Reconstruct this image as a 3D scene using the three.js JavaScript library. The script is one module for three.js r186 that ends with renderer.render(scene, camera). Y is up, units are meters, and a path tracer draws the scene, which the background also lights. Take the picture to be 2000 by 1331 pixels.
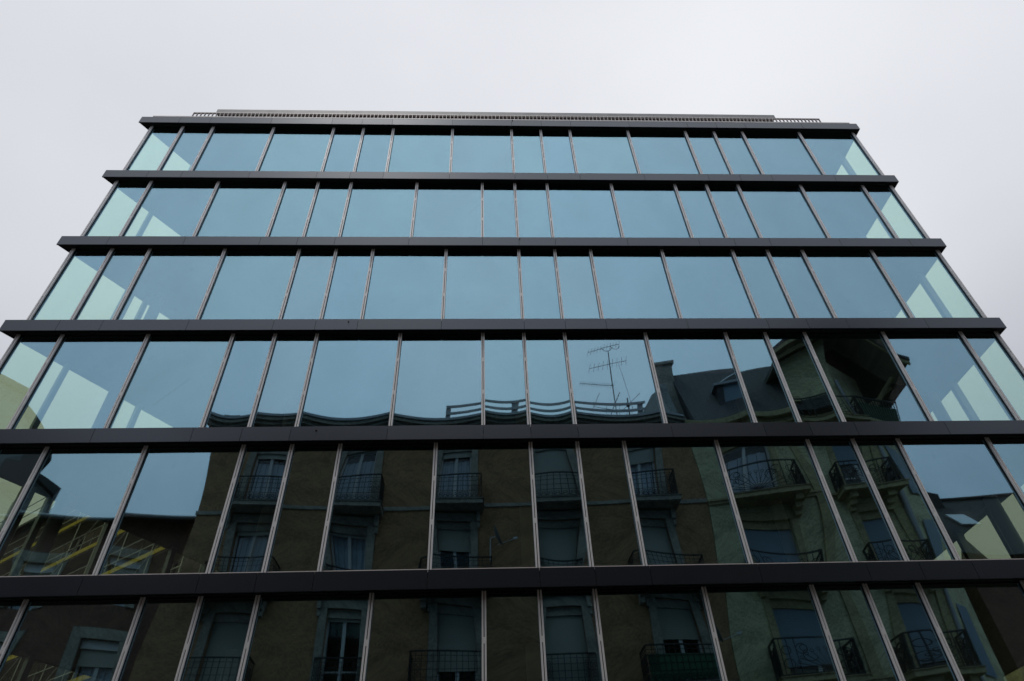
import * as THREE from 'three';
import { mergeGeometries } from 'three/addons/utils/BufferGeometryUtils.js';

// ---------------------------------------------------------------- camera, sky, sun, exposure
const scene = new THREE.Scene();
const camera = new THREE.PerspectiveCamera(52.22, 1024 / 681, 0.1, 400);
camera.position.set(-1.0012, 1.6, 12.1456);
camera.up.set(0.0036257, 0.7222441, 0.6916288);
camera.lookAt(-1.0012 + 0.0423354 * 10, 1.6 + 0.6909023 * 10, 12.1456 - 0.7217075 * 10);

let seed = 7;
const rnd = () => { seed = (seed * 1664525 + 1013904223) >>> 0; return seed / 4294967296; };
const R = (a, b) => a + (b - a) * rnd();
// value noise on a lattice, 3-D
const hash = (x, y, z) => { let h = (x * 374761393 + y * 668265263 + z * 2147483647) | 0; h = Math.imul(h ^ (h >>> 13), 1274126177); return ((h ^ (h >>> 16)) >>> 0) / 4294967296; };
const sm = t => t * t * (3 - 2 * t);
function vnoise(x, y, z) {
  const xi = Math.floor(x), yi = Math.floor(y), zi = Math.floor(z), a = sm(x - xi), b = sm(y - yi), c = sm(z - zi);
  let v = 0;
  for (let i = 0; i < 8; i++) { const dx = i & 1, dy = (i >> 1) & 1, dz = i >> 2; v += hash(xi + dx, yi + dy, zi + dz) * (dx ? a : 1 - a) * (dy ? b : 1 - b) * (dz ? c : 1 - c); }
  return v;
}
const fbm = (x, y, z, o = 5) => { let v = 0, s = 0.5, f = 1; for (let i = 0; i < o; i++) { v += s * vnoise(x * f + i * 17.3, y * f - i * 9.1, z * f + i * 5.7); s *= 0.5; f *= 2.03; } return v; };

// overcast sky: a luminance that falls from the zenith to the horizon (standard overcast sky) with soft cloud structure
{
  const W = 1024, H = 512, d = new Float32Array(W * H * 4);
  for (let j = 0; j < H; j++) for (let i = 0; i < W; i++) {
    const el = ((j + 0.5) / H - 0.5) * Math.PI, az = ((i + 0.5) / W - 0.5) * 2 * Math.PI;
    const x = Math.cos(el) * Math.cos(az), y = Math.sin(el), z = Math.cos(el) * Math.sin(az);
    let L = 0.985 * ((1 + 2 * Math.max(y, 0)) / 3) ** 1.35;
    const k = 1 / (Math.max(y, 0) + 0.35), n = fbm(x * k * 1.5 + 3.1, 7.7, z * k * 1.5 + 1.4, 6) - 0.48, n2 = fbm(x * k * 0.9 + 60.5455, 2.7, z * k * 0.9 + 11.1045, 3) - 0.44;
    L *= 1 + 0.4 * n + 0.7 * n2;
    const o = (j * W + i) * 4, t = (L - 0.8) * 0.16;
    d[o] = L * (0.952 + t); d[o + 1] = L * (0.974 + t * 0.8); d[o + 2] = L * 1.037; d[o + 3] = 1;
    if (y < 0) { d[o] = 0.2; d[o + 1] = 0.2; d[o + 2] = 0.2; }
  }
  const sky = new THREE.DataTexture(d, W, H, THREE.RGBAFormat, THREE.FloatType);
  sky.mapping = THREE.EquirectangularReflectionMapping; sky.magFilter = sky.minFilter = THREE.LinearFilter; sky.wrapS = THREE.RepeatWrapping; sky.needsUpdate = true;
  scene.background = sky; scene.environment = sky;
}
const sun = new THREE.DirectionalLight(0xfffaf2, 1.0);
sun.position.set(-12, 70, 14); sun.castShadow = true; sun.shadow.radius = 22; sun.shadow.mapSize.set(2048, 2048);
Object.assign(sun.shadow.camera, { left: -45, right: 45, top: 45, bottom: -45, near: 1, far: 160 });
scene.add(sun); scene.add(sun.target);
const renderer = new THREE.WebGLRenderer();
renderer.toneMapping = THREE.LinearToneMapping; renderer.toneMappingExposure = 1;
renderer.shadowMap.enabled = true; renderer.shadowMap.type = THREE.PCFSoftShadowMap;

// ---------------------------------------------------------------- textures and materials
function grain(size, f) {
  const d = new Uint8Array(size * size * 4);
  for (let j = 0; j < size; j++) for (let i = 0; i < size; i++) { const v = Math.max(0, Math.min(255, f(i / size, j / size) * 255)), o = (j * size + i) * 4; d[o] = d[o + 1] = d[o + 2] = v; d[o + 3] = 255; }
  const t = new THREE.DataTexture(d, size, size); t.wrapS = t.wrapT = THREE.RepeatWrapping; t.magFilter = THREE.LinearFilter; t.minFilter = THREE.LinearFilter; t.needsUpdate = true; return t;
}
// periodic noise on a torus so that the texture tiles
const tile = (u, v, r, o, s) => { const a = u * 2 * Math.PI, b = v * 2 * Math.PI; return fbm(Math.cos(a) * r + s + 20, Math.sin(a) * r + Math.cos(b) * r + 20, Math.sin(b) * r + 20 - s, o); };
const plasterTex = grain(512, (u, v) => 0.86 + 0.35 * (tile(u, v, 2.2, 4, 0) - 0.45) + 0.5 * (tile(u, v, 14, 4, 5) - 0.45) + 0.25 * (hash((u * 512) | 0, (v * 512) | 0, 3) - 0.5));
plasterTex.colorSpace = THREE.SRGBColorSpace; plasterTex.repeat.set(0.22, 0.22);
const plasterBump = grain(512, (u, v) => 0.5 + 0.6 * (tile(u, v, 20, 4, 2) - 0.45) + 0.4 * (hash((u * 512) | 0, (v * 512) | 0, 9) - 0.5)); plasterBump.repeat.set(0.5, 0.5);
const metalTex = grain(512, (u, v) => 0.86 + 0.2 * (tile(u, v, 1.6, 4, 8) - 0.45) + 0.12 * (tile(u, v, 12, 4, 3) - 0.45)); metalTex.colorSpace = THREE.SRGBColorSpace; metalTex.repeat.set(0.31, 0.31);
const roofTex = grain(512, (u, v) => { const row = Math.floor(v * 16), c = (u * 12 + (row & 1) * 0.5) % 1, e = Math.min(c, 1 - c) < 0.06 || (v * 16) % 1 < 0.1; return (e ? 0.35 : 0.62) + 0.5 * (tile(u, v, 6, 3, 1) - 0.45); }); roofTex.colorSpace = THREE.SRGBColorSpace; roofTex.repeat.set(0.3, 0.3);
const asphaltTex = grain(512, (u, v) => 0.6 + 0.5 * (tile(u, v, 3, 4, 4) - 0.45) + 0.5 * (hash((u * 512) | 0, (v * 512) | 0, 5) - 0.5)); asphaltTex.colorSpace = THREE.SRGBColorSpace; asphaltTex.repeat.set(0.4, 0.4);

// thin uneven deposit on the outer panes: blotches with a grain of their own
const filmTex = grain(512, (u, v) => 0.985 + 0.05 * (tile(u, v, 1.1, 4, 11) - 0.47) + 0.018 * (tile(u, v, 9, 4, 6) - 0.47) - 0.04 * Math.max(0, tile(u, v, 4, 3, 21) - 0.66) * 8); filmTex.colorSpace = THREE.SRGBColorSpace; filmTex.repeat.set(0.23, 0.17);

const col = (r, g, b) => new THREE.Color().setRGB(r, g, b);
const std = (c, rough = 0.8, metal = 0, o = {}) => new THREE.MeshStandardMaterial({ color: col(...c), roughness: rough, metalness: metal, ...o });
const M = {
  coat: [[0.46, 0.80, 1.0], [0.475, 0.80, 0.985], [0.45, 0.79, 1.0], [0.465, 0.815, 0.985]].map((c, i) => new THREE.MeshStandardMaterial({ color: col(...c), map: filmTex, metalness: 1, roughness: 0.015, transparent: true, opacity: 0.505 + i * 0.006, side: THREE.DoubleSide })),
  inner: new THREE.MeshPhysicalMaterial({ color: col(0.93, 1.0, 0.86), transmission: 1, thickness: 0, roughness: 0.0, ior: 1.5, side: THREE.DoubleSide }),
  sidePane: new THREE.MeshPhysicalMaterial({ color: col(0.82, 0.92, 0.66), transmission: 1, thickness: 0, roughness: 0.0, ior: 1.5, side: THREE.DoubleSide }),
  fascia: [0, 1, 2].map(i => new THREE.MeshPhysicalMaterial({ color: col(0.006 + i * 0.0015, 0.009 + i * 0.0015, 0.02), roughness: 0.27 + i * 0.03, metalness: 0, ior: 1.85, map: metalTex, specularColor: col(0.74, 0.84, 1.0) })),
  black: std([0.012, 0.013, 0.014], 0.5, 0.2),
  track: std([0.035, 0.037, 0.036], 0.45, 0.6),
  body: std([0.045, 0.048, 0.055], 0.5, 0.5),
  flank: std([0.2, 0.22, 0.21], 0.5, 0.3),
  alu: std([0.85, 0.86, 0.885], 0.45, 0.1),
  sill: std([0.7, 0.66, 0.66], 0.45, 0.2),
  zinc: std([0.36, 0.37, 0.38], 0.55, 0.5, { map: metalTex }),
  zincPale: std([0.86, 0.85, 0.86], 0.5, 0.1, { map: metalTex }),
  rail: std([0.55, 0.52, 0.52], 0.5, 0.4),
  boards: std([0.3, 0.27, 0.2], 0.85, 0, { map: plasterTex }),
  timber: std([0.13, 0.095, 0.085], 0.75),
  concrete: std([0.42, 0.42, 0.41], 0.9, 0, { map: plasterTex }),
  carpet: std([0.09, 0.09, 0.1], 0.95),
  core: std([0.4, 0.4, 0.39], 0.9),
  column: std([0.4, 0.41, 0.42], 0.8),
  brown: std([0.38, 0.22, 0.11], 0.95, 0, { map: plasterTex, bumpMap: plasterBump, bumpScale: 0.003 }),
  stone: std([0.36, 0.335, 0.28], 0.9, 0, { map: plasterTex }),
  ochre: std([0.58, 0.545, 0.33], 0.95, 0, { map: plasterTex, bumpMap: plasterBump, bumpScale: 0.003 }),
  ochreTrim: std([0.44, 0.37, 0.2], 0.9, 0, { map: plasterTex }),
  soot: std([0.1, 0.075, 0.06], 0.95, 0, { map: plasterTex }),
  red: std([0.2, 0.1, 0.07], 0.95, 0, { map: plasterTex }),
  grey: std([0.3, 0.31, 0.3], 0.95, 0, { map: plasterTex }),
  roof: std([0.085, 0.07, 0.06], 0.85, 0, { map: roofTex }),
  slate: std([0.07, 0.07, 0.075], 0.7, 0, { map: roofTex }),
  iron: std([0.02, 0.02, 0.022], 0.6, 0.4),
  white: std([0.5, 0.5, 0.49], 0.6),
  blind: std([0.33, 0.335, 0.29], 0.7),
  blindBlue: std([0.16, 0.225, 0.28], 0.6),
  curtain: std([0.4, 0.43, 0.5], 0.95),
  pane: new THREE.MeshPhysicalMaterial({ color: col(0.9, 0.95, 0.95), transmission: 1, thickness: 0, roughness: 0.02, ior: 1.5, side: THREE.DoubleSide }),
  asphalt: std([0.06, 0.06, 0.062], 0.95, 0, { map: asphaltTex }),
  paving: std([0.3, 0.29, 0.28], 0.9, 0, { map: asphaltTex }),
  galv: std([0.5, 0.5, 0.5], 0.5, 0.6),
  plank: std([0.55, 0.42, 0.04], 0.7),
  deck: std([0.24, 0.22, 0.19], 0.85),
  green: std([0.03, 0.1, 0.05], 0.9),
  dish: std([0.2, 0.21, 0.21], 0.6, 0.2, { side: THREE.DoubleSide }),
  paint: std([0.75, 0.75, 0.73], 0.8),
};

// ---------------------------------------------------------------- helpers
const taken = {};
const numbered = n => { const k = taken[n] = (taken[n] ?? -1) + 1; return k ? `${n}_${String(k).padStart(3, '0')}` : n; };
function thing(name, label, category, pos = [0, 0, 0], turn = 0, group) {
  const g = new THREE.Group(); g.name = numbered(name); g.position.set(...pos); g.rotation.y = turn; g.userData = { label, category };
  if (group) g.userData.group = group;
  scene.add(g); return g;
}
const geo = g => Array.isArray(g) ? mergeGeometries(g.map(x => x.index ? x.toNonIndexed() : x)) : g;
function part(parent, name, g, mat, pos, turn) {
  const m = new THREE.Mesh(geo(g), mat); m.name = name; m.castShadow = m.receiveShadow = true;
  if (pos) m.position.set(...pos);
  if (turn) m.rotation.y = turn;
  parent.add(m); return m;
}
function node(parent, name, pos, turn) { const g = new THREE.Group(); g.name = name; if (pos) g.position.set(...pos); if (turn) g.rotation.y = turn; parent.add(g); return g; }
function setting(name, g, mat, pos) { const m = part(scene, name, g, mat, pos); m.name = numbered(name); m.userData = { kind: 'structure' }; return m; }
// box from ranges, with uv in metres
function bx(x0, x1, y0, y1, z0, z1) {
  const g = new THREE.BoxGeometry(x1 - x0, y1 - y0, z1 - z0), p = g.attributes.position, n = g.attributes.normal, u = g.attributes.uv;
  g.translate((x0 + x1) / 2, (y0 + y1) / 2, (z0 + z1) / 2);
  for (let i = 0; i < p.count; i++) { const ax = Math.abs(n.getX(i)), ay = Math.abs(n.getY(i)); u.setXY(i, ax > 0.5 ? p.getZ(i) : p.getX(i), ay > 0.5 ? p.getZ(i) : p.getY(i)); }
  return g;
}
const V = (x, y, z) => new THREE.Vector3(x, y, z);
function rod(a, b, r, seg = 6) {
  const d = b.clone().sub(a), g = new THREE.CylinderGeometry(r, r, d.length(), seg, 1);
  g.applyQuaternion(new THREE.Quaternion().setFromUnitVectors(V(0, 1, 0), d.clone().normalize()));
  return g.translate((a.x + b.x) / 2, (a.y + b.y) / 2, (a.z + b.z) / 2);
}
// prism of a plan polygon [[x, z], ...] between two heights
function prism(pts, y0, y1) {
  const s = new THREE.Shape(pts.map(([x, z]) => new THREE.Vector2(x, -z)));
  return new THREE.ExtrudeGeometry(s, { depth: y1 - y0, bevelEnabled: false }).rotateX(-Math.PI / 2).translate(0, y0, 0);
}
// wall in the x-y plane from z to z + t with rectangular openings [x0, x1, y0, y1]
function wall(outline, holes, z, t) {
  const s = new THREE.Shape(outline.map(([x, y]) => new THREE.Vector2(x, y)));
  for (const [a, b, c, d] of holes) { const h = new THREE.Path(); h.moveTo(a, c); h.lineTo(a, d); h.lineTo(b, d); h.lineTo(b, c); h.closePath(); s.holes.push(h); }
  return new THREE.ExtrudeGeometry(s, { depth: t, bevelEnabled: false }).translate(0, 0, z);
}
const rect = (x0, x1, y0, y1) => [[x0, y0], [x1, y0], [x1, y1], [x0, y1]];
// a glass sheet w by h in the x-y plane, bowed by a few millimetres as insulating glass units are
function sheet(w, h, bow, skew = 0, nx = 18, ny = 18) {
  const P = [], N = [], U = [], I = [];
  for (let j = 0; j <= ny; j++) for (let i = 0; i <= nx; i++) {
    const a = i / nx * 2 - 1, b = j / ny * 2 - 1, x = a * w / 2, y = b * h / 2, ea = 1 - a * a, eb = 1 - b * b;
    const z = bow * ea * eb + skew * ea * eb * a;
    const zx = (bow * -2 * a * eb + skew * eb * (1 - 3 * a * a)) / (w / 2), zy = (bow * ea * -2 * b + skew * ea * a * -2 * b) / (h / 2), l = Math.hypot(zx, zy, 1);
    P.push(x, y, z); N.push(-zx / l, -zy / l, 1 / l); U.push(x, y);
    if (i < nx && j < ny) { const k = j * (nx + 1) + i; I.push(k, k + 1, k + nx + 2, k, k + nx + 2, k + nx + 1); }
  }
  const g = new THREE.BufferGeometry();
  g.setAttribute('position', new THREE.Float32BufferAttribute(P, 3)); g.setAttribute('normal', new THREE.Float32BufferAttribute(N, 3)); g.setAttribute('uv', new THREE.Float32BufferAttribute(U, 2)); g.setIndex(I);
  return g;
}

// ---------------------------------------------------------------- ground, street
setting('ground', new THREE.PlaneGeometry(600, 600).rotateX(-Math.PI / 2), M.asphalt, [0, -0.13, 0]);
setting('road', bx(-150, 150, -0.3, -0.12, 2.6, 11.2), M.asphalt);
setting('pavement', bx(-60, 60, -0.4, 0, 0.3, 2.6), M.paving);
setting('pavement', bx(-60, 60, -0.4, 0, 11.2, 14.0), M.paving);

// ---------------------------------------------------------------- the office building
const U = 0.99333, S = 3.18406, BASE = 4.05552, FH = 0.352, OV = 0.368;          // module, storey, height of the lowest slab, fascia height, overhang
const A = [0, 1, 2, 4, 6, 7, 8, 10, 12, 13, 14, 16, 18, 19, 20, 22, 24], B = [0, 1, 3, 5, 6, 7, 9, 11, 12, 13, 15, 17, 18, 19, 21, 23, 24];
const GZ = 0.168, UM = 0.9815, XM = -0.0120;                                        // glass plane; module of the mullions
const gx = k => k === 0 ? -11.81 : k === 24 ? 11.69 : (k - 12) * UM + XM;           // the end posts stand a little off the grid
const CL = V(-11.86, 0, 0.12), CR = V(11.72, 0, 0.16), DL = V(0.5916, 0, -0.8062), DR = V(-0.0878, 0, -0.9961), NL = V(-0.8062, 0, -0.5916), NR = V(0.9961, 0, -0.0878);
const TL = Math.atan2(NL.x, NL.z), TR = Math.atan2(NR.x, NR.z);
const onL = (s, o = 0) => CL.clone().addScaledVector(DL, s).addScaledVector(NL, o), onR = (s, o = 0) => CR.clone().addScaledVector(DR, s).addScaledVector(NR, o);
const LB = onL(13), RB = onR(10.6);
const office = thing('office_building', 'dark banded glass office building filling the picture', 'office building');

// plan outline at an offset o outside the glass line
function plan(o) {
  o += GZ; const xl = -11.72 - o * 1.29, xr = 11.66 + o * 0.63;                              // corners of the offset outline as the photo shows them
  return [[xl, o], [xr, o], [RB.x + (o - GZ) * 1, RB.z], [LB.x - (o - GZ) * 1.2, LB.z]];
}
const finL = bx(-0.040, -0.008, 0, 1, 0.03, 0.064), finR = bx(0.008, 0.040, 0, 1, 0.03, 0.064), core_ = bx(-0.034, 0.034, 0, 1, -0.08, 0.04), clipG = bx(-0.0085, 0.0085, -0.05, 0.05, 0.035, 0.0625);
function mullion(parent, x, y0, y1, z, turn, clips = true) {
  const g = node(parent, 'mullion', [x, y0, z], turn), h = y1 - y0;
  const b = part(g, 'post', core_, M.body); b.scale.y = h;
  for (const f of [finL, finR]) { const m = part(g, 'cover_strip', f, M.alu); m.scale.y = h; }
  if (clips) for (const t of [0.36, 0.7]) part(g, 'clip', clipG, M.alu, [0, h * t, 0]);
  return g;
}
function glaze(parent, w, h, x, y, z, turn, coated, bow) {
  const p = part(parent, 'glass_pane', sheet(w, h, coated ? bow : 0, coated ? R(-0.0006, 0.0006) : 0, coated ? 18 : 1, coated ? 18 : 1), coated ? M.coat[Math.floor(R(0, 3.99))] : M.sidePane, [x, y, z], turn);
  if (coated) { p.rotation.x = R(-0.0022, 0.0022); p.rotation.y = R(-0.0018, 0.0018); const u = p.geometry.attributes.uv, a = R(0, 9), b = R(0, 9); for (let i = 0; i < u.count; i++) u.setXY(i, u.getX(i) + a, u.getY(i) + b); }
  if (coated) part(p, 'inner_pane', sheet(w, h, -bow * 0.55, 0, 12, 12), M.inner, [0, 0, -0.026]);
  return p;
}
for (let i = 0; i <= 6; i++) {
  const top = BASE + S * i, bot = top - FH, pat = i === 6 ? A : (i + 1) % 2 ? B : A;
  // floor slab with its ceiling
  part(office, 'floor_slab', prism(plan(-0.07), bot + 0.05, top - 0.02), M.concrete);
  if (i < 6) part(office, 'carpet', prism(plan(-0.09), top - 0.018, top + 0.004), M.carpet);
  // soffit under the overhang, with two thin tracks of the sun blinds
  part(office, 'soffit', prism([[-12.15, OV - 0.032], [11.86, OV - 0.032], [RB.x + 0.1, RB.z], [LB.x - 0.25, LB.z]], bot + 0.012, bot + 0.045), M.black);
  part(office, 'blind_track', bx(-11.9, 11.75, bot - 0.004, bot + 0.0145, 0.285, 0.297), M.track);
  part(office, 'head_rail', bx(-11.8, 11.68, bot - 0.012, bot + 0.0115, GZ - 0.06, GZ + 0.006), M.black);
  // fascia panels: joints at the mullions of the storey above
  const xs = [-12.197, ...pat.slice(1, -1).map(k => (k - 12) * U), 11.892];
  for (let k = 0; k + 1 < xs.length; k++) part(office, 'fascia_panel', bx(xs[k] + (k ? 0.004 : 0), xs[k + 1] - (k + 2 < xs.length ? 0.004 : 0), bot, top, OV - 0.03, OV), M.fascia[(k * 7 + i * 5) % 3 === 0 ? 1 : (k * 3 + i) % 3]);
  part(office, 'upstand', bx(-12.05, 11.75, top - 0.06, top - 0.03, GZ, OV - 0.034), M.black);
  const f0 = V(-12.197, 0, OV), nl = 6;
  for (let k = 0; k < nl; k++) {                                                    // fascias of the two flanks
    const a = f0.clone().addScaledVector(DL, k * 2.1 + 0.035 * (k === 0)), m = part(office, 'fascia_panel', bx(-2.092, 0, bot, top, -0.03, 0), M.fascia[k % 3], [a.x, 0, a.z], TL);
    if (k < 5) { const b = V(11.892, 0, OV).addScaledVector(DR, k * 2.1 + 0.035 * (k === 0)); part(office, 'fascia_panel', bx(0, 2.092, bot, top, -0.03, 0), M.fascia[(k + 1) % 3], [b.x, 0, b.z], TR); }
  }
  if (i === 0) continue;
  // the storey below this slab: panes, mullions, sill rail
  const y0 = BASE + S * (i - 1), row = i % 2 ? B : A, h = bot + 0.01 - y0;
  part(office, 'sill_rail', bx(-11.76, 11.64, y0, y0 + 0.103, GZ - 0.03, GZ + 0.02), M.sill);
  for (let k = 0; k < row.length; k++) {
    mullion(office, gx(row[k]), y0, bot + 0.01, GZ, 0);
    if (k + 1 < row.length) { const a = gx(row[k]), b = gx(row[k + 1]), w = b - a; glaze(office, w - 0.05, h - 0.1, (a + b) / 2, y0 + h / 2 + 0.05, GZ + 0.002, 0, true, -(w > 1.5 ? R(0.0028, 0.0092) : R(0.0012, 0.005))); }
  }
  // flanks
  const sl = i % 2 ? [0, 0.81, 1.2, 2.67, 3.16, 5.1, 7.1, 9.1, 11.1, 13] : [0, 0.81, 1.7, 2.18, 3.6, 5.3, 6.3, 8.3, 10.3, 12, 13];
  const sr = i % 2 ? [0, 0.86, 1.87, 3.2, 5.2, 7.2, 9.2, 10.6] : [0, 0.86, 1.9, 2.9, 4.2, 6.2, 8.2, 10.6];
  for (let k = 0; k < sl.length; k++) {
    const a = onL(sl[k]);
    if (k) { const m = part(office, 'flank_mullion', bx(-(i % 2 === 0 && k === 2 ? 0.12 : 0.055), i % 2 === 0 && k === 2 ? 0.12 : 0.055, y0, bot + 0.01, -0.1, 0.06), M.flank, [a.x, 0, a.z], TL); }
    if (k + 1 < sl.length) { const c = onL((sl[k] + sl[k + 1]) / 2); glaze(office, sl[k + 1] - sl[k], h, c.x, y0 + h / 2, c.z, TL, false); }
  }
  for (let k = 0; k < sr.length; k++) {
    const a = onR(sr[k]);
    if (k) part(office, 'flank_mullion', bx(-0.055, 0.055, y0, bot + 0.01, -0.13, 0.06), M.flank, [a.x, 0, a.z], TR);
    if (k + 1 < sr.length) { const c = onR((sr[k] + sr[k + 1]) / 2); glaze(office, sr[k + 1] - sr[k], h, c.x, y0 + h / 2, c.z, TR, false); }
  }
  // inside: columns, core, back wall
  const colG = new THREE.CylinderGeometry(0.15, 0.15, h + 0.04, 20);
  for (const [x, z] of [[onL(2.38, -0.3).x, onL(2.38, -0.3).z], [onL(7.4, -0.3).x, onL(7.4, -0.3).z], [onR(2.45, -0.3).x, onR(2.45, -0.3).z], [onR(7.4, -0.3).x, onR(7.4, -0.3).z], [-6, -2.4], [0, -2.4], [6, -2.4]]) part(office, 'column', colG, M.column, [x, y0 + h / 2 + 0.01, z]);
  part(office, 'core_wall', bx(-2.5, 5.5, y0, bot + 0.05, -9.2, -5.4), M.core);
  part(office, 'back_wall', bx(LB.x - 0.1, RB.x + 0.1, y0 - 0.02, bot + 0.05, LB.z - 0.3, LB.z - 0.05), M.core);
}
part(office, 'ground_floor', prism(plan(-0.25), -0.1, BASE - FH + 0.04), M.black);
for (const [x, y] of [[-4.2, BASE + 3 * S - 0.09], [-4.45, BASE + 2 * S - 0.1], [0.03, BASE + 6 * S - 0.02], [0.02, BASE + 4 * S - 0.06]]) part(office, 'fixing_bolt', new THREE.CylinderGeometry(0.018, 0.018, 0.03, 10).rotateX(Math.PI / 2), M.black, [x, y, OV + 0.006]);
// roof: parapet coping, guard rail, set-back penthouse
const RT = BASE + 6 * S;
part(office, 'roof_slab', prism(plan(-0.02), RT - 0.018, RT + 0.12), M.concrete);
{
  const cuts = [-12.02, -8.1, -3.4, 0.9, 4.6, 8.3, 11.86];
  for (let k = 0; k + 1 < cuts.length; k++) part(office, 'parapet_coping', [bx(cuts[k] + 0.003, cuts[k + 1] - 0.003, RT - 0.01, RT + 0.34, 0.03, 0.14), bx(cuts[k] + 0.003, cuts[k + 1] - 0.003, RT + 0.34, RT + 0.4, -0.04, 0.19)], M.zincPale);
  const r = node(office, 'guard_rail'), zr = -0.2, y0 = RT + 0.12, y1 = RT + 1.34;
  part(r, 'top_rail', bx(-11.06, 11.24, y1 - 0.035, y1, zr - 0.03, zr + 0.03), M.rail); part(r, 'bottom_rail', bx(-11.06, 11.24, y0 + 0.1, y0 + 0.13, zr - 0.025, zr + 0.025), M.rail);
  const bar = bx(-0.007, 0.007, y0, y1 - 0.035, -0.03, 0.03);
  for (let k = 0; k <= 167; k++) part(r, 'baluster', bar, M.rail, [-11.05 + k * 0.1334, 0, zr]);
  const y = 26.02, e = [-10.92, -6.1, -1.85, 1.55, 5.6, 10.35];
  for (let k = 0; k + 1 < e.length; k++) part(office, 'eave_panel', bx(e[k] + 0.004, e[k + 1] - 0.004, y, y + 0.25, -1.06, -1.0), M.zinc);
  part(office, 'penthouse_roof', bx(-10.9, 10.33, y + 0.06, y + 0.24, -8.8, -1.064), M.zinc);
  part(office, 'penthouse_soffit', bx(-10.9, 10.33, y + 0.03, y + 0.056, -8.8, -1.064), M.timber);
  part(office, 'penthouse_wall', bx(-9.2, 9.4, RT + 0.12, y + 0.03, -8.4, -2.9), M.timber);
}

// ---------------------------------------------------------------- houses across the street (mirrored in the glass)
const slats = (x0, x1, y0, y1, z) => { const g = []; for (let y = y1; y > y0 + 0.01; y -= 0.055) g.push(bx(x0, x1, y - 0.05, y, z, z + 0.012)); return g; };
// window in a wall whose outer face is z = 0, facing -z
function casement(h, xc, w, y0, y1, o) {
  const g = node(h, 'window', [xc, 0, 0]), a = w / 2, s = o.sur ?? 0.27, zf = 0.2;
  const sur = [bx(-a - s, -a, y0, y1 + 0.02, -0.06, 0.02), bx(a, a + s, y0, y1 + 0.02, -0.06, 0.02), bx(-a - s, a + s, y1, y1 + 0.36, -0.06, 0.02)];
  if (o.cap) sur.push(bx(-a - s - 0.08, a + s + 0.08, y1 + 0.36, y1 + 0.44, -0.16, 0.02), bx(-a - s - 0.14, a + s + 0.14, y1 + 0.44, y1 + 0.52, -0.24, 0.02));
  part(g, 'surround', sur, o.trim);
  if (o.cap) for (const q of [-1, 1]) part(g, 'console', [bx(q * (a + s + 0.02) - 0.07, q * (a + s + 0.02) + 0.07, y1 - 0.05, y1 + 0.36, -0.17, 0), bx(q * (a + s + 0.02) - 0.05, q * (a + s + 0.02) + 0.05, y1 - 0.3, y1 - 0.05, -0.1, 0)], o.trim);
  const top = y1 - 0.3;
  part(g, 'blind_box', bx(-a, a, top, y1, 0.08, 0.3), o.box ?? M.white);
  part(g, 'frame', [bx(-a, -a + 0.07, y0, top, zf, zf + 0.06), bx(a - 0.07, a, y0, top, zf, zf + 0.06), bx(-a + 0.07, a - 0.07, y0, y0 + 0.09, zf, zf + 0.06), bx(-a + 0.07, a - 0.07, top - 0.07, top, zf, zf + 0.06), bx(-0.055, 0.055, y0 + 0.09, top - 0.07, zf - 0.012, zf + 0.058), bx(-a + 0.07, a - 0.07, y0 + (top - y0) * 0.3, y0 + (top - y0) * 0.3 + 0.05, zf + 0.003, zf + 0.05)], M.white);
  for (const q of [-1, 1]) part(g, 'pane', sheet(a - 0.13, top - y0 - 0.16, 0, 0, 1, 1), M.pane, [q * (a / 2 - 0.008), (y0 + top) / 2 + 0.01, zf + 0.03]);
  if (o.drop > 0) part(g, 'roller_blind', slats(-a + 0.02, a - 0.02, top - (top - y0) * o.drop, top, 0.15), o.blind ?? M.blind);
  if (o.curtain) { const f = []; for (let k = 0; k < 10; k++) { const x = -a + 0.08 + (w - 0.16) * k / 10; f.push(bx(x, x + (w - 0.16) / 10 * 0.94, y0 + 0.05, top - (o.curtain === 2 ? 0.35 : 0.05), 0.33 + (k & 1) * 0.03, 0.345 + (k & 1) * 0.03)); } part(g, 'curtain', f, M.curtain); }
  return g;
}
const ring = (r, t, x, y, z, arc = Math.PI * 2, rot = 0) => new THREE.TorusGeometry(r, t, 4, 14, arc).rotateZ(rot).translate(x, y, z);
function gridPanel(x0, x1, y0, y1, z) {                                              // wrought-iron grid with scrolls at its ends and foot
  const g = [bx(x0, x1, y1 - 0.04, y1, z - 0.025, z + 0.025), bx(x0, x1, y0, y0 + 0.025, z - 0.012, z + 0.012)], n = Math.max(3, Math.round((x1 - x0) / 0.17));
  for (let k = 0; k <= n; k++) { const x = x0 + (x1 - x0) * k / n; g.push(bx(x - 0.009, x + 0.009, y0, y1, z - 0.009, z + 0.009)); }
  for (const t of [0.3, 0.5, 0.7, 0.86]) g.push(bx(x0, x1, y0 + (y1 - y0) * t - 0.007, y0 + (y1 - y0) * t + 0.007, z - 0.007, z + 0.007));
  for (let k = 0; k < n; k++) { const x = x0 + (x1 - x0) * (k + 0.5) / n; g.push(ring(0.06, 0.011, x, y0 + 0.1, z), ring(0.045, 0.009, x, y0 + 0.2, z)); if (k < 2 || k > n - 3) for (const y of [0.38, 0.5, 0.62, 0.74]) g.push(ring(0.05, 0.009, x, y0 + (y1 - y0) * y, z)); }
  return g;
}
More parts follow.
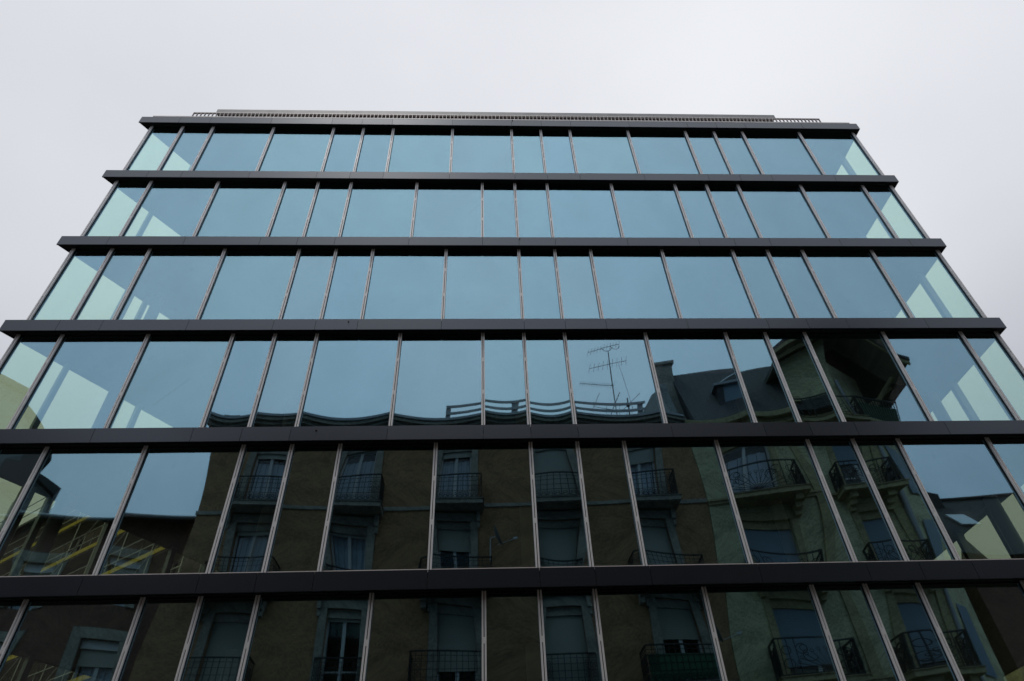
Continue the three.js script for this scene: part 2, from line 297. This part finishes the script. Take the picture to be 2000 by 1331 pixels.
function scrollPanel(x0, x1, y0, y1, z) {                                            // fan-shaped ironwork with curls
  const g = [bx(x0, x1, y1 - 0.045, y1, z - 0.025, z + 0.025), bx(x0, x1, y0, y0 + 0.03, z - 0.015, z + 0.015)], xc = (x0 + x1) / 2, w = x1 - x0, h = y1 - y0;
  for (let k = -6; k <= 6; k++) { const a = k / 6 * 1.35, l = 0.62 * h, q = Math.min(l * 1.3, w * 0.46); g.push(rod(V(xc, y0 + 0.04, z), V(xc + Math.sin(a) * q, y0 + 0.04 + Math.cos(a) * l, z), 0.011)); g.push(ring(Math.min(0.05, w * 0.06), 0.01, xc + Math.sin(a) * q * 0.98, y0 + 0.06 + Math.cos(a) * l, z)); }
  for (const q of [-1, 1]) { for (let k = 0; k < 3; k++) { const x = xc + q * w * (0.3 + k * 0.08); g.push(bx(x - 0.011, x + 0.011, y0, y1, z - 0.011, z + 0.011)); } g.push(ring(0.16, 0.014, xc + q * w * 0.24, y0 + h * 0.68, z), ring(0.1, 0.012, xc + q * w * 0.22, y0 + h * 0.7, z), ring(0.13, 0.013, xc + q * w * 0.4, y0 + h * 0.66, z), ring(0.15, 0.013, xc + q * w * 0.4, y0 + h * 0.3, z), ring(0.2, 0.013, xc + q * w * 0.17, y0 + h * 0.5, z, 3.6, q > 0 ? 0.4 : 2.2)); }
  for (const q of [x0, x1]) g.push(bx(q - 0.015, q + 0.015, y0, y1, z - 0.015, z + 0.015));
  return g;
}
function balcony(h, x0, x1, yf, yr, depth, panel, trim, corbels = true) {
  const g = node(h, 'balcony'), z = -depth;
  part(g, 'slab', [bx(x0 - 0.06, x1 + 0.06, yf - 0.2, yf - 0.02, z - 0.06, 0.02), bx(x0 - 0.1, x1 + 0.1, yf - 0.02, yf, z - 0.1, 0.02)], trim);
  const side = panel(0.02, depth - 0.03, yf + 0.04, yr, 0).map(q => q.rotateY(Math.PI / 2));
  part(g, 'railing', [...panel(x0, x1, yf + 0.04, yr, z), ...side.map(q => q.clone().translate(x0, 0, 0)), ...side.map(q => q.clone().translate(x1, 0, 0))], M.iron);
  if (corbels) for (const x of [x0 + 0.25, x1 - 0.25]) part(g, 'corbel', [bx(x - 0.11, x + 0.11, yf - 0.42, yf - 0.2, z + 0.12, 0), bx(x - 0.1, x + 0.1, yf - 0.62, yf - 0.42, z * 0.55, 0), bx(x - 0.09, x + 0.09, yf - 0.8, yf - 0.62, z * 0.28, 0)], trim);
  return g;
}
function box4(h, x0, x1, y1, z1, mat) {                                              // remaining walls, floors and top of a house whose front is z = 0 to 0.4
  part(h, 'side_wall', bx(x0, x0 + 0.4, 0, y1, 0.4, z1), mat); part(h, 'side_wall', bx(x1 - 0.4, x1, 0, y1, 0.4, z1), mat); part(h, 'rear_wall', bx(x0, x1, 0, y1, z1, z1 + 0.4), mat);
  part(h, 'flat_roof', bx(x0 + 0.4, x1 - 0.4, y1 - 0.3, y1, 0.4, z1), M.slate);
}
const ROWS = [[16.72, 19.66], [13.12, 16.04], [9.52, 12.42], [5.95, 8.8]];
{ // brown rendered house
  const h = thing('apartment_house', 'brown rendered apartment house with grid balconies, mirrored in the lower middle panes', 'house', [0, 0, 14.0]);
  const xs = [-10.3, -6.2, -2.1, 2.05, 6.1], w = 1.22, holes = [];
  for (const [a, b] of ROWS) for (const x of xs) holes.push([x - w / 2, x + w / 2, a, b]);
  part(h, 'wall', wall(rect(-13.0, 8.3, 0, 20.6), holes, 0, 0.4), M.brown);
  box4(h, -13.0, 8.3, 20.9, 9, M.brown);
  const drop = [[0.08, 0, 0.1, 0.8, 0.25], [0.06, 0, 0.33, 0.85, 0.75], [0.8, 0.04, 0.72, 0.9, 0.4], [0.2, 0.5, 0, 0.3, 0.6]], cur = [[2, 2, 2, 0, 2], [1, 1, 0, 0, 0], [0, 0, 0, 0, 0], [1, 0, 1, 0, 1]];
  ROWS.forEach(([a, b], r) => xs.forEach((x, c) => casement(h, x, w, a, b, { trim: M.stone, cap: r > 0, drop: drop[r][c], curtain: cur[r][c], box: M.stone })));
  xs.forEach((x, c) => {
    balcony(h, x - 0.9, x + 1.02, 16.6, 17.74, 0.75, gridPanel, M.stone, false);
    for (const [y, r] of [[13.0, 14.2], [9.4, 10.6], [5.85, 7.0]]) if (c % 2 === 0) balcony(h, x - 1.35, x + 1.4, y, r, 0.8, gridPanel, M.stone); else part(h, 'window_guard', gridPanel(x - 0.8, x + 0.8, y + 0.15, r + 0.12, -0.1), M.iron);
  });
  for (const y of [16.66, 13.05, 9.45, 4.9]) part(h, 'string_course', [bx(-13.03, 8.28, y, y + 0.15, -0.05, 0.02)], M.stone);
  const xsr = [-13.06, 8.3];
  part(h, 'cornice', [bx(-13.06, 8.3, 20.3, 20.5, -0.12, 0.3), bx(-13.1, 8.3, 20.5, 20.72, -0.34, 0.3), bx(-13.16, 8.3, 20.72, 20.86, -0.56, 0.3), bx(-13.2, 8.3, 20.86, 21.02, -0.7, 0.3)], M.stone);
  part(h, 'gutter', bx(-13.24, 8.3, 21.02, 21.14, -0.76, -0.1), M.zinc);
  part(h, 'parapet_block', [bx(-12.9, -11.4, 21.1, 21.42, -0.3, 0.6), bx(-12.7, -12.2, 21.42, 21.62, -0.2, 0.5)], M.stone);
  part(h, 'privacy_screen', bx(4.8, 7.4, 9.5, 10.3, -0.79, -0.77), M.green);
  const g = node(h, 'terrace_rail');
  for (const x of [-2.66, 0.4, 3.4, 6.3]) part(g, 'post', bx(x - 0.1, x + 0.1, 21.0, 22.0, -0.32, -0.2), M.zinc);
  for (const y of [21.6, 21.95]) part(g, 'rail_board', bx(-2.75, 6.5, y, y + 0.13, -0.36, -0.33), M.zinc);
  const p = thing('party_wall', 'rendered fire wall with a chimney rising between two roofs in the reflection', 'wall', [8.3, 0, 14.0]);
  part(p, 'wall', wall([[0.5, 20.8], [1.0, 24.3], [2.1, 25.0], [4.7, 26.5], [7.4, 26.9], [7.4, 20.8]], [], 0, 0.36).rotateY(-Math.PI / 2).translate(0.36, 0, 0), M.grey);
  part(p, 'chimney', [bx(0.02, 0.8, 21.1, 25.5, 1.0, 2.2), bx(-0.06, 0.88, 25.5, 25.66, 0.92, 2.28)], M.stone);
}
{ // ochre corner house with iron fan balconies
  const h = thing('corner_house', 'ochre corner house with scrolled iron balconies and gabled roof, mirrored at right', 'house', [8.32, 0, 14.0], 0.11);
  const holes = [], w1 = 1.85, w2 = 1.3, x1 = 2.38, x2 = 6.75;
  for (const [a, b] of ROWS) holes.push([x1 - w1 / 2, x1 + w1 / 2, a, b - 0.25], [x2 - w2 / 2, x2 + w2 / 2, a, b - 0.25]);
  part(h, 'wall', wall(rect(0, 8.0, 0, 21.0), holes, 0, 0.4), M.ochre);
  const o = (drop, blind, curtain) => ({ trim: M.ochreTrim, sur: 0.22, drop, blind, curtain, box: M.ochreTrim });
  ROWS.forEach(([a, b], r) => { casement(h, x1, w1, a, b - 0.25, o([0, 0.75, 0.8, 0.4][r], M.blindBlue, r ? 0 : 2)); casement(h, x2, w2, a, b - 0.25, o([0.4, 0.8, 0.85, 0.3][r], M.blindBlue, 0)); });
  for (const [y, r] of [[16.6, 17.75], [13.0, 14.15], [9.4, 10.6], [5.85, 7.0]]) { balcony(h, x1 - 1.35, x1 + 1.4, y, r, 0.75, scrollPanel, M.ochreTrim); balcony(h, x2 - 1.05, x2 + 1.1, y, r, 0.75, scrollPanel, M.ochreTrim); }
  for (const y of [16.5, 12.9, 9.3, 4.8]) part(h, 'string_course', [bx(0, 8.02, y, y + 0.12, -0.07, 0.02), bx(0, 8.02, y + 0.12, y + 0.2, -0.13, 0.02)], M.ochreTrim);
  for (const x of [4.45, 8.0]) part(h, 'pilaster', bx(x - 0.28, x + 0.02, 0.1, 21.0, -0.09, 0.02), M.ochreTrim);
  // canted corner and flank
  const cx = Math.SQRT1_2;
  part(h, 'canted_wall', bx(0, 2.3, 0, 24.0, 0, 0.4), M.ochre, [8.0, 0, 0], -0.75);
  const gq = node(h, 'corner_window', [8.0, 0, 0], -0.75);
  for (const [a, b] of ROWS) part(gq, 'shutter', slats(0.75, 1.5, a, b - 0.5, -0.05), M.blindBlue);
  part(h, 'side_wall', bx(-0.0, 6, 0, 23.2, 0, 0.4), M.ochre, [8.0 + 2.3 * Math.cos(0.75), 0, 2.3 * Math.sin(0.75)], -1.45);
  part(h, 'rear_wall', bx(0, 10.6, 0, 21, 10, 10.4), M.ochre);
  part(h, 'ceiling', bx(0.02, 9.5, 20.6, 20.9, 0.4, 10), M.slate);
  part(h, 'cornice', [bx(0, 5.0, 20.55, 20.8, -0.25, 0.3), bx(0, 5.0, 20.8, 21.05, -0.5, 0.3)], M.ochreTrim);
  // mansard
  part(h, 'roof', wall([[-0.35, 21.05], [1.3, 25.0], [1.6, 25.25], [6, 26.2], [10.2, 21.05]], [], 0, 6.3).rotateY(-Math.PI / 2).translate(6.9, 0, 0), M.slate);
  const d = node(h, 'dormer', [2.75, 0, 0]);
  part(d, 'cheek', [bx(-0.85, -0.62, 21.2, 23.1, 0.1, 1.2), bx(0.62, 0.85, 21.2, 23.1, 0.1, 1.2), bx(-0.62, 0.62, 21.2, 21.45, 0.1, 1.2)], M.slate);
  part(d, 'hood', [bx(-0.95, 0.95, 23.1, 23.22, 0, 1.4)], M.zinc);
  part(d, 'roller_blind', slats(-0.62, 0.62, 21.45, 23.1, 0.16), M.blindBlue);
  part(h, 'roof_batten', rod(V(1.9, 23.4, 0.52), V(3.3, 24.6, 1.0), 0.05), M.zinc);
  // corner pavilion: gabled, with boarded overhanging verges on both street sides
  part(h, 'gable_wall', wall([[5.1, 21.05], [8.0, 21.05], [8.0, 25.3], [7.6, 25.2], [6.7, 24.8], [5.1, 23.75]], [], 0.0, 0.4), M.ochre);
  part(h, 'corner_console', [bx(5.25, 5.85, 21.6, 21.9, -0.3, 0.02), bx(5.35, 5.75, 21.2, 21.6, -0.18, 0.02)], M.ochreTrim);
  const prof = [[4.55, 23.55], [5.4, 24.2], [6.7, 25.0], [7.7, 25.45], [8.9, 25.45], [9.3, 24.9], [9.75, 24.2], [10.35, 23.2], [10.9, 22.75]], under = prof.map(([x, y]) => [x, y - 0.2]).reverse();
  part(h, 'verge_board', wall([...prof, ...under], [], -1.15, 0.07), M.ochreTrim);
  part(h, 'verge_board', wall([...prof.map(([x, y]) => [x, y - 0.22]), ...prof.map(([x, y]) => [x, y - 0.42]).reverse()], [], -0.7, 0.08), M.ochreTrim);
  part(h, 'gable_roof', wall([...prof.map(([x, y]) => [x, y + 0.16]), ...under.map(([x, y]) => [x, y + 0.2])], [], -1.2, 7), M.slate);
  for (let k = 0; k < 14; k++) part(h, 'soffit_board', wall([...prof.map(([x, y]) => [x, y - 0.003]), ...prof.map(([x, y]) => [x, y - 0.035]).reverse()], [], -1.06 + k * 0.15, 0.135), M.boards);
  for (const [x, z, q] of [[5.3, 0, 1]]) part(h, 'bracket', [rod(V(x, 22.2, z), V(x - 0.1 * q, 23.6, z - 0.95), 0.08), bx(x - 0.09, x + 0.09, 22.0, 23.4, z - 0.08, z + 0.05)], M.timber);
  part(h, 'bracket', [rod(V(9.55, 21.9, 1.2), V(10.3, 23.0, 0.6), 0.1), rod(V(9.6, 22.4, 1.3), V(10.4, 22.8, 1.0), 0.07)], M.ochreTrim);
  balcony(h, 5.3, 8.05, 20.3, 21.4, 0.75, scrollPanel, M.ochreTrim);
  const b2 = node(h, 'canted_balcony', [8.05, 0, -0.75], -0.42);
  part(b2, 'slab', bx(0, 1.95, 20.1, 20.28, -0.05, 1.2), M.ochreTrim);
  const pal = [bx(0, 1.95, 21.35, 21.4, -0.03, 0.03), bx(0, 1.95, 20.3, 20.33, -0.02, 0.02)]; for (let k = 0; k <= 15; k++) pal.push(bx(k * 0.13 - 0.012, k * 0.13 + 0.012, 20.3, 21.36, -0.012, 0.012));
  part(b2, 'railing', pal, M.iron); part(b2, 'screen', bx(0.02, 1.93, 20.32, 21.1, 0.02, 0.03), M.green);
  part(h, 'downpipe', rod(V(8.05, 0.5, -0.12), V(8.05, 22.8, -0.12), 0.07, 10), M.zinc);
}
{ // low house at the right, behind the side street
  const h = thing('low_house', 'low house with dark tiled roof and skylight, mirrored at far right', 'house', [19.6, 0, 15.8]);
  part(h, 'wall', wall(rect(0, 15, 0, 15.2), [], 0, 9), M.red);
  part(h, 'roof', wall([[-0.5, 15.0], [2.7, 19.35], [9.5, 15.0]], [], 0, 15.6).rotateY(-Math.PI / 2).translate(15.3, 0, 0), M.roof);
  const q = Math.atan2(4.35, 3.2);
  part(h, 'skylight', new THREE.BoxGeometry(0.75, 1.0, 0.08).rotateX(Math.PI / 2 - q).translate(2.3, 17.55, 1.28), M.galv);
  part(h, 'gable_end', wall([[0.2, 15.0], [0.2, 20.6], [0.7, 20.9], [1.4, 19.9], [2.6, 19.45], [2.6, 15.0]], [], 2.2, 1.2), M.roof);
  part(h, 'ridge_cap', rod(V(-0.3, 19.4, 2.7), V(15.3, 19.4, 2.7), 0.09), M.roof);
}
{ // red house at the left
  const h = thing('red_house', 'reddish house with a pale framed window and tiled roof, mirrored at lower left', 'house', [-13.1, 0, 15.4]);
  const holes = []; for (const x of [-2.55, -5.9]) for (const [a, b] of [[9.6, 12.0], [6.0, 8.4], [13.2, 15.6]]) holes.push([x - 0.6, x + 0.6, a, b]);
  part(h, 'wall', wall(rect(-8.2, 0, 0, 17.2), holes, 0, 0.4), M.red);
  box4(h, -8.2, 0, 17.2, 7, M.red);
  for (const x of [-2.55, -5.9]) for (const [a, b] of [[9.6, 12.0], [6.0, 8.4], [13.2, 15.6]]) casement(h, x, 1.2, a, b, { trim: M.stone, sur: 0.34, drop: 0.25, curtain: 1 });
  part(h, 'roof', wall([[-0.5, 17.1], [3.0, 19.2], [7.4, 17.1]], [], 0, 8.4).rotateY(-Math.PI / 2).translate(0.1, 0, 0), M.roof);
  part(h, 'roof_light', new THREE.BoxGeometry(1.0, 0.5, 0.12).rotateX(1.03).translate(-1.0, 18.9, 2.2), M.galv);
  part(h, 'gutter', rod(V(-8.3, 17.05, -0.55), V(0.1, 17.05, -0.55), 0.08, 8), M.zinc);
}
{ // tall gabled house far left
  const h = thing('gabled_house', 'tall grey gabled house, mirrored at the far left edge', 'house', [-21.5, 0, 18.4], -0.6);
  part(h, 'wall', wall([[0.1, 0], [0.1, 20.1], [-1.2, 20.95], [-1.2, 22.0], [-2.3, 23.4], [-3.0, 24.3], [-3.6, 25.0], [-7.5, 26.2], [-7.5, 0]], [], 0, 6), M.grey);
  part(h, 'verge', wall([[0.12, 19.95], [0.22, 20.3], [-0.9, 20.98], [-0.9, 20.8]], [], -0.3, 6.3), M.slate);
  part(h, 'verge', wall([[-0.72, 21.55], [-0.8, 21.72], [-2.0, 23.62], [-3.4, 25.2], [-7.5, 26.4], [-7.5, 26.2], [-3.6, 24.98], [-2.3, 23.38], [-1.2, 21.98]], [], -0.3, 6.3), M.slate);
  part(h, 'chimney', [bx(-2.6, -1.5, 19.6, 20.7, -0.9, 0), bx(-2.1, -1.5, 20.7, 21.5, -0.7, 0)], M.timber);
  const g = node(h, 'window', [-4.6, 0, 0]);
  part(g, 'frame', [bx(-0.7, -0.6, 19.0, 21.2, -0.05, 0.02), bx(0.6, 0.7, 19.0, 21.2, -0.05, 0.02), bx(-0.6, 0.6, 21.1, 21.2, -0.05, 0.02), bx(-0.6, 0.6, 19.0, 19.1, -0.05, 0.02), bx(-0.05, 0.05, 19.1, 21.1, -0.04, 0.02)], M.white);
  part(g, 'shutter', slats(-0.6, 0.6, 19.1, 21.1, -0.02), M.blindBlue);
}

// ---------------------------------------------------------------- neighbours seen through the flanks
{
  const e = V(0.813, 0, 0.582), n = V(-0.582, 0, 0.813), at = (s, y, o = 0) => V(0, y, 0).addScaledVector(e, s).addScaledVector(n, -2.45 + o), turn = -Math.atan2(0.582, 0.813);
  const o0 = at(-30, 0, -1.1);
  const h = thing('rendered_house', 'dark rendered house behind scaffolding, seen through the lower left corner glass', 'house', [o0.x, 0, o0.z], turn);
  const open = []; for (let x = -10; x < 15; x += 3) for (const y of [4.6, 8.6, 12.6, 16.6]) open.push([x, x + 1.15, y, y + 2.1]);
  part(h, 'wall', wall(rect(-12, 16, 0, 20.9), open, -0.5, 0.5), M.soot);
  part(h, 'inner_wall', bx(-12, 16, 0, 20.9, -6, -1.5), M.soot);
  part(h, 'roof', wall([[0.5, 20.9], [-2.6, 21.6], [-6.4, 20.9]], [], 0, 28.2).rotateY(-Math.PI / 2).translate(16.1, 0, 0), M.roof);
  for (const [x0, x1, y0] of open) { const g = node(h, 'window'); part(g, 'frame', [bx(x0, x0 + 0.08, y0, y0 + 2.1, -0.3, -0.22), bx(x1 - 0.08, x1, y0, y0 + 2.1, -0.3, -0.22), bx((x0 + x1) / 2 - 0.04, (x0 + x1) / 2 + 0.04, y0, y0 + 2.1, -0.3, -0.22), bx(x0 + 0.08, x1 - 0.08, y0 + 2.02, y0 + 2.1, -0.3, -0.22)], M.white); part(g, 'sill', bx(x0 - 0.1, x1 + 0.1, y0 - 0.12, y0, -0.1, 0.1), M.stone); }
  const c = at(-30, 0), s = thing('scaffold', 'steel tube scaffold with yellow toe boards, seen through the lower left corner glass', 'scaffold', [c.x, 0, c.z], turn);
  const bays = [-11.4, -9.1, -6.8, -4.5, -2.2, 0.1, 2.4, 4.7, 7.0, 9.3, 11.6, 13.9], lifts = [1.9, 3.95, 6.0, 8.05, 10.1, 12.15, 14.2, 16.05, 17.95];
  for (const x of bays) for (const z of [0, -0.75]) part(s, 'upright', rod(V(x, -0.1, z), V(x, x < 5 ? R(21.4, 22.3) : 20.6, z), 0.026, 6), M.galv);
  for (const y of lifts) {
    part(s, 'toe_board', bx(-11.5, 14, y, y + 0.19, 0.03, 0.055), M.plank);
    part(s, 'deck', bx(-11.5, 14, y - 0.06, y - 0.015, -0.72, 0), M.deck);
    for (const q of [0.5, 1.0]) part(s, 'guard_tube', rod(V(-11.5, y + q, 0.02), V(14, y + q, 0.02), 0.024), M.galv);
  }
  for (let k = 0; k + 1 < bays.length; k++) for (let j = k % 2; j + 1 < lifts.length; j += 2) part(s, 'brace', rod(V(bays[k], lifts[j], 0.05), V(bays[k + 1], lifts[j + 1], 0.05), 0.022), M.galv);
  for (const y of [19.9, 20.5, 21.1]) part(s, 'guard_tube', rod(V(-11.5, y, 0.02), V(4.7, y, 0.02), 0.024), M.galv);
  for (const [x, q] of [[-9.1, 1], [-4.5, -1], [0.1, 1], [2.4, -1]]) part(s, 'brace', rod(V(x, q > 0 ? 19.9 : 21.2, -0.03), V(x + 2.3, q > 0 ? 21.2 : 19.9, -0.03), 0.022), M.galv);
}
{
  const h = thing('turret_house', 'turret with pointed slate roof and finial, seen through the lower right corner glass', 'turret', [23.6, 0, -20]);
  part(h, 'wall', new THREE.CylinderGeometry(1.7, 1.7, 13.6, 20).translate(0, 6.7, 0), M.ochre);
  part(h, 'roof', new THREE.ConeGeometry(2.0, 5.0, 12).translate(0, 15.9, 0), M.slate);
  part(h, 'finial', [new THREE.SphereGeometry(0.16, 12, 8).translate(0, 18.35, 0), new THREE.CylinderGeometry(0.05, 0.12, 0.5, 8).translate(0, 18.55, 0), new THREE.SphereGeometry(0.2, 12, 8).scale(1, 1.3, 1).translate(0, 18.95, 0), new THREE.ConeGeometry(0.1, 0.6, 8).translate(0, 19.4, 0)], M.zinc);
}

// ---------------------------------------------------------------- aerials and dishes
{
  const a = thing('television_aerial', 'tall roof mast with three comb aerials, mirrored above the brown house', 'aerial', [5.66, 20.9, 15.4]);
  part(a, 'mast', rod(V(0, 0, 0), V(0.06, 5.75, 0), 0.022, 8), M.iron);
  const boom = (y, x0, y0, x1, y1, n, l) => { const g = [rod(V(x0, y0, 0), V(x1, y1, 0), 0.012)]; for (let k = 0; k <= n; k++) { const x = x0 + (x1 - x0) * k / n, yy = y0 + (y1 - y0) * k / n; g.push(rod(V(x - 0.05, yy - l, 0), V(x + 0.05, yy + l, 0), 0.007, 4)); } part(a, 'comb', g, M.iron); };
  boom(0, -0.92, 5.7, 0.66, 6.15, 10, 0.2); boom(0, -0.9, 4.68, 0.82, 5.1, 8, 0.28); boom(0, -1.4, 3.75, 0.08, 3.62, 14, 0.13); boom(0, -1.0, 2.35, 0.75, 2.1, 3, 0.3);
  part(a, 'cradle', [ring(0.24, 0.014, 0.0, 5.95, 0, Math.PI, Math.PI), ring(0.22, 0.014, 0.42, 6.05, 0, Math.PI, Math.PI)], M.iron);
  part(a, 'stay', [rod(V(-0.55, 1.3, 0), V(0.3, 3.2, 0), 0.018), rod(V(0.45, 4.9, 0), V(0.78, 2.2, 0), 0.007, 4), rod(V(-0.95, 2.4, 0), V(-0.6, 3.2, 0), 0.01, 4)], M.iron);
  const b = thing('short_aerial', 'short roof mast with crossed dipoles beside the tall aerial in the reflection', 'aerial', [6.3, 20.9, 15.4]);
  part(b, 'mast', rod(V(0, 0, 0), V(-0.04, 2.85, 0), 0.028, 8), M.iron);
  part(b, 'dipole', [rod(V(-0.3, 2.2, 0), V(0.55, 3.15, 0.1), 0.012), rod(V(-0.35, 1.5, 0), V(0.1, 2.6, 0.05), 0.01), new THREE.SphereGeometry(0.09, 8, 6).translate(-0.04, 2.45, 0)], M.iron);
  const dish = (name, label, x, y, z, ry) => {
    const t = thing(name, label, 'dish', [x, y, z], ry, undefined);
    const pts = []; for (let k = 0; k <= 8; k++) pts.push(new THREE.Vector2(0.42 * k / 8, 0.11 * (k / 8) ** 2));
    part(t, 'reflector', new THREE.LatheGeometry(pts, 24).rotateX(Math.PI / 2 - 0.35), M.dish);
    part(t, 'arm', [rod(V(0, -0.34, 0.05), V(0, -0.2, 0.72), 0.014), bx(-0.035, 0.035, -0.23, -0.15, 0.66, 0.8)], M.galv);
    part(t, 'bracket', [rod(V(0, 0, -0.02), V(0, -0.05, -0.2), 0.025), rod(V(0, -0.05, -0.2), V(0, -0.95, -0.2), 0.022)], M.galv);
  };
  dish('satellite_dish', 'satellite dish on the wide middle balcony of the brown house, mirrored', -0.55, 15.0, 13.25, 1.75);
  dish('satellite_dish', 'satellite dish where the brown house meets the ochre house, mirrored low', 7.55, 11.0, 13.3, 1.9);
}

renderer.render(scene, camera);
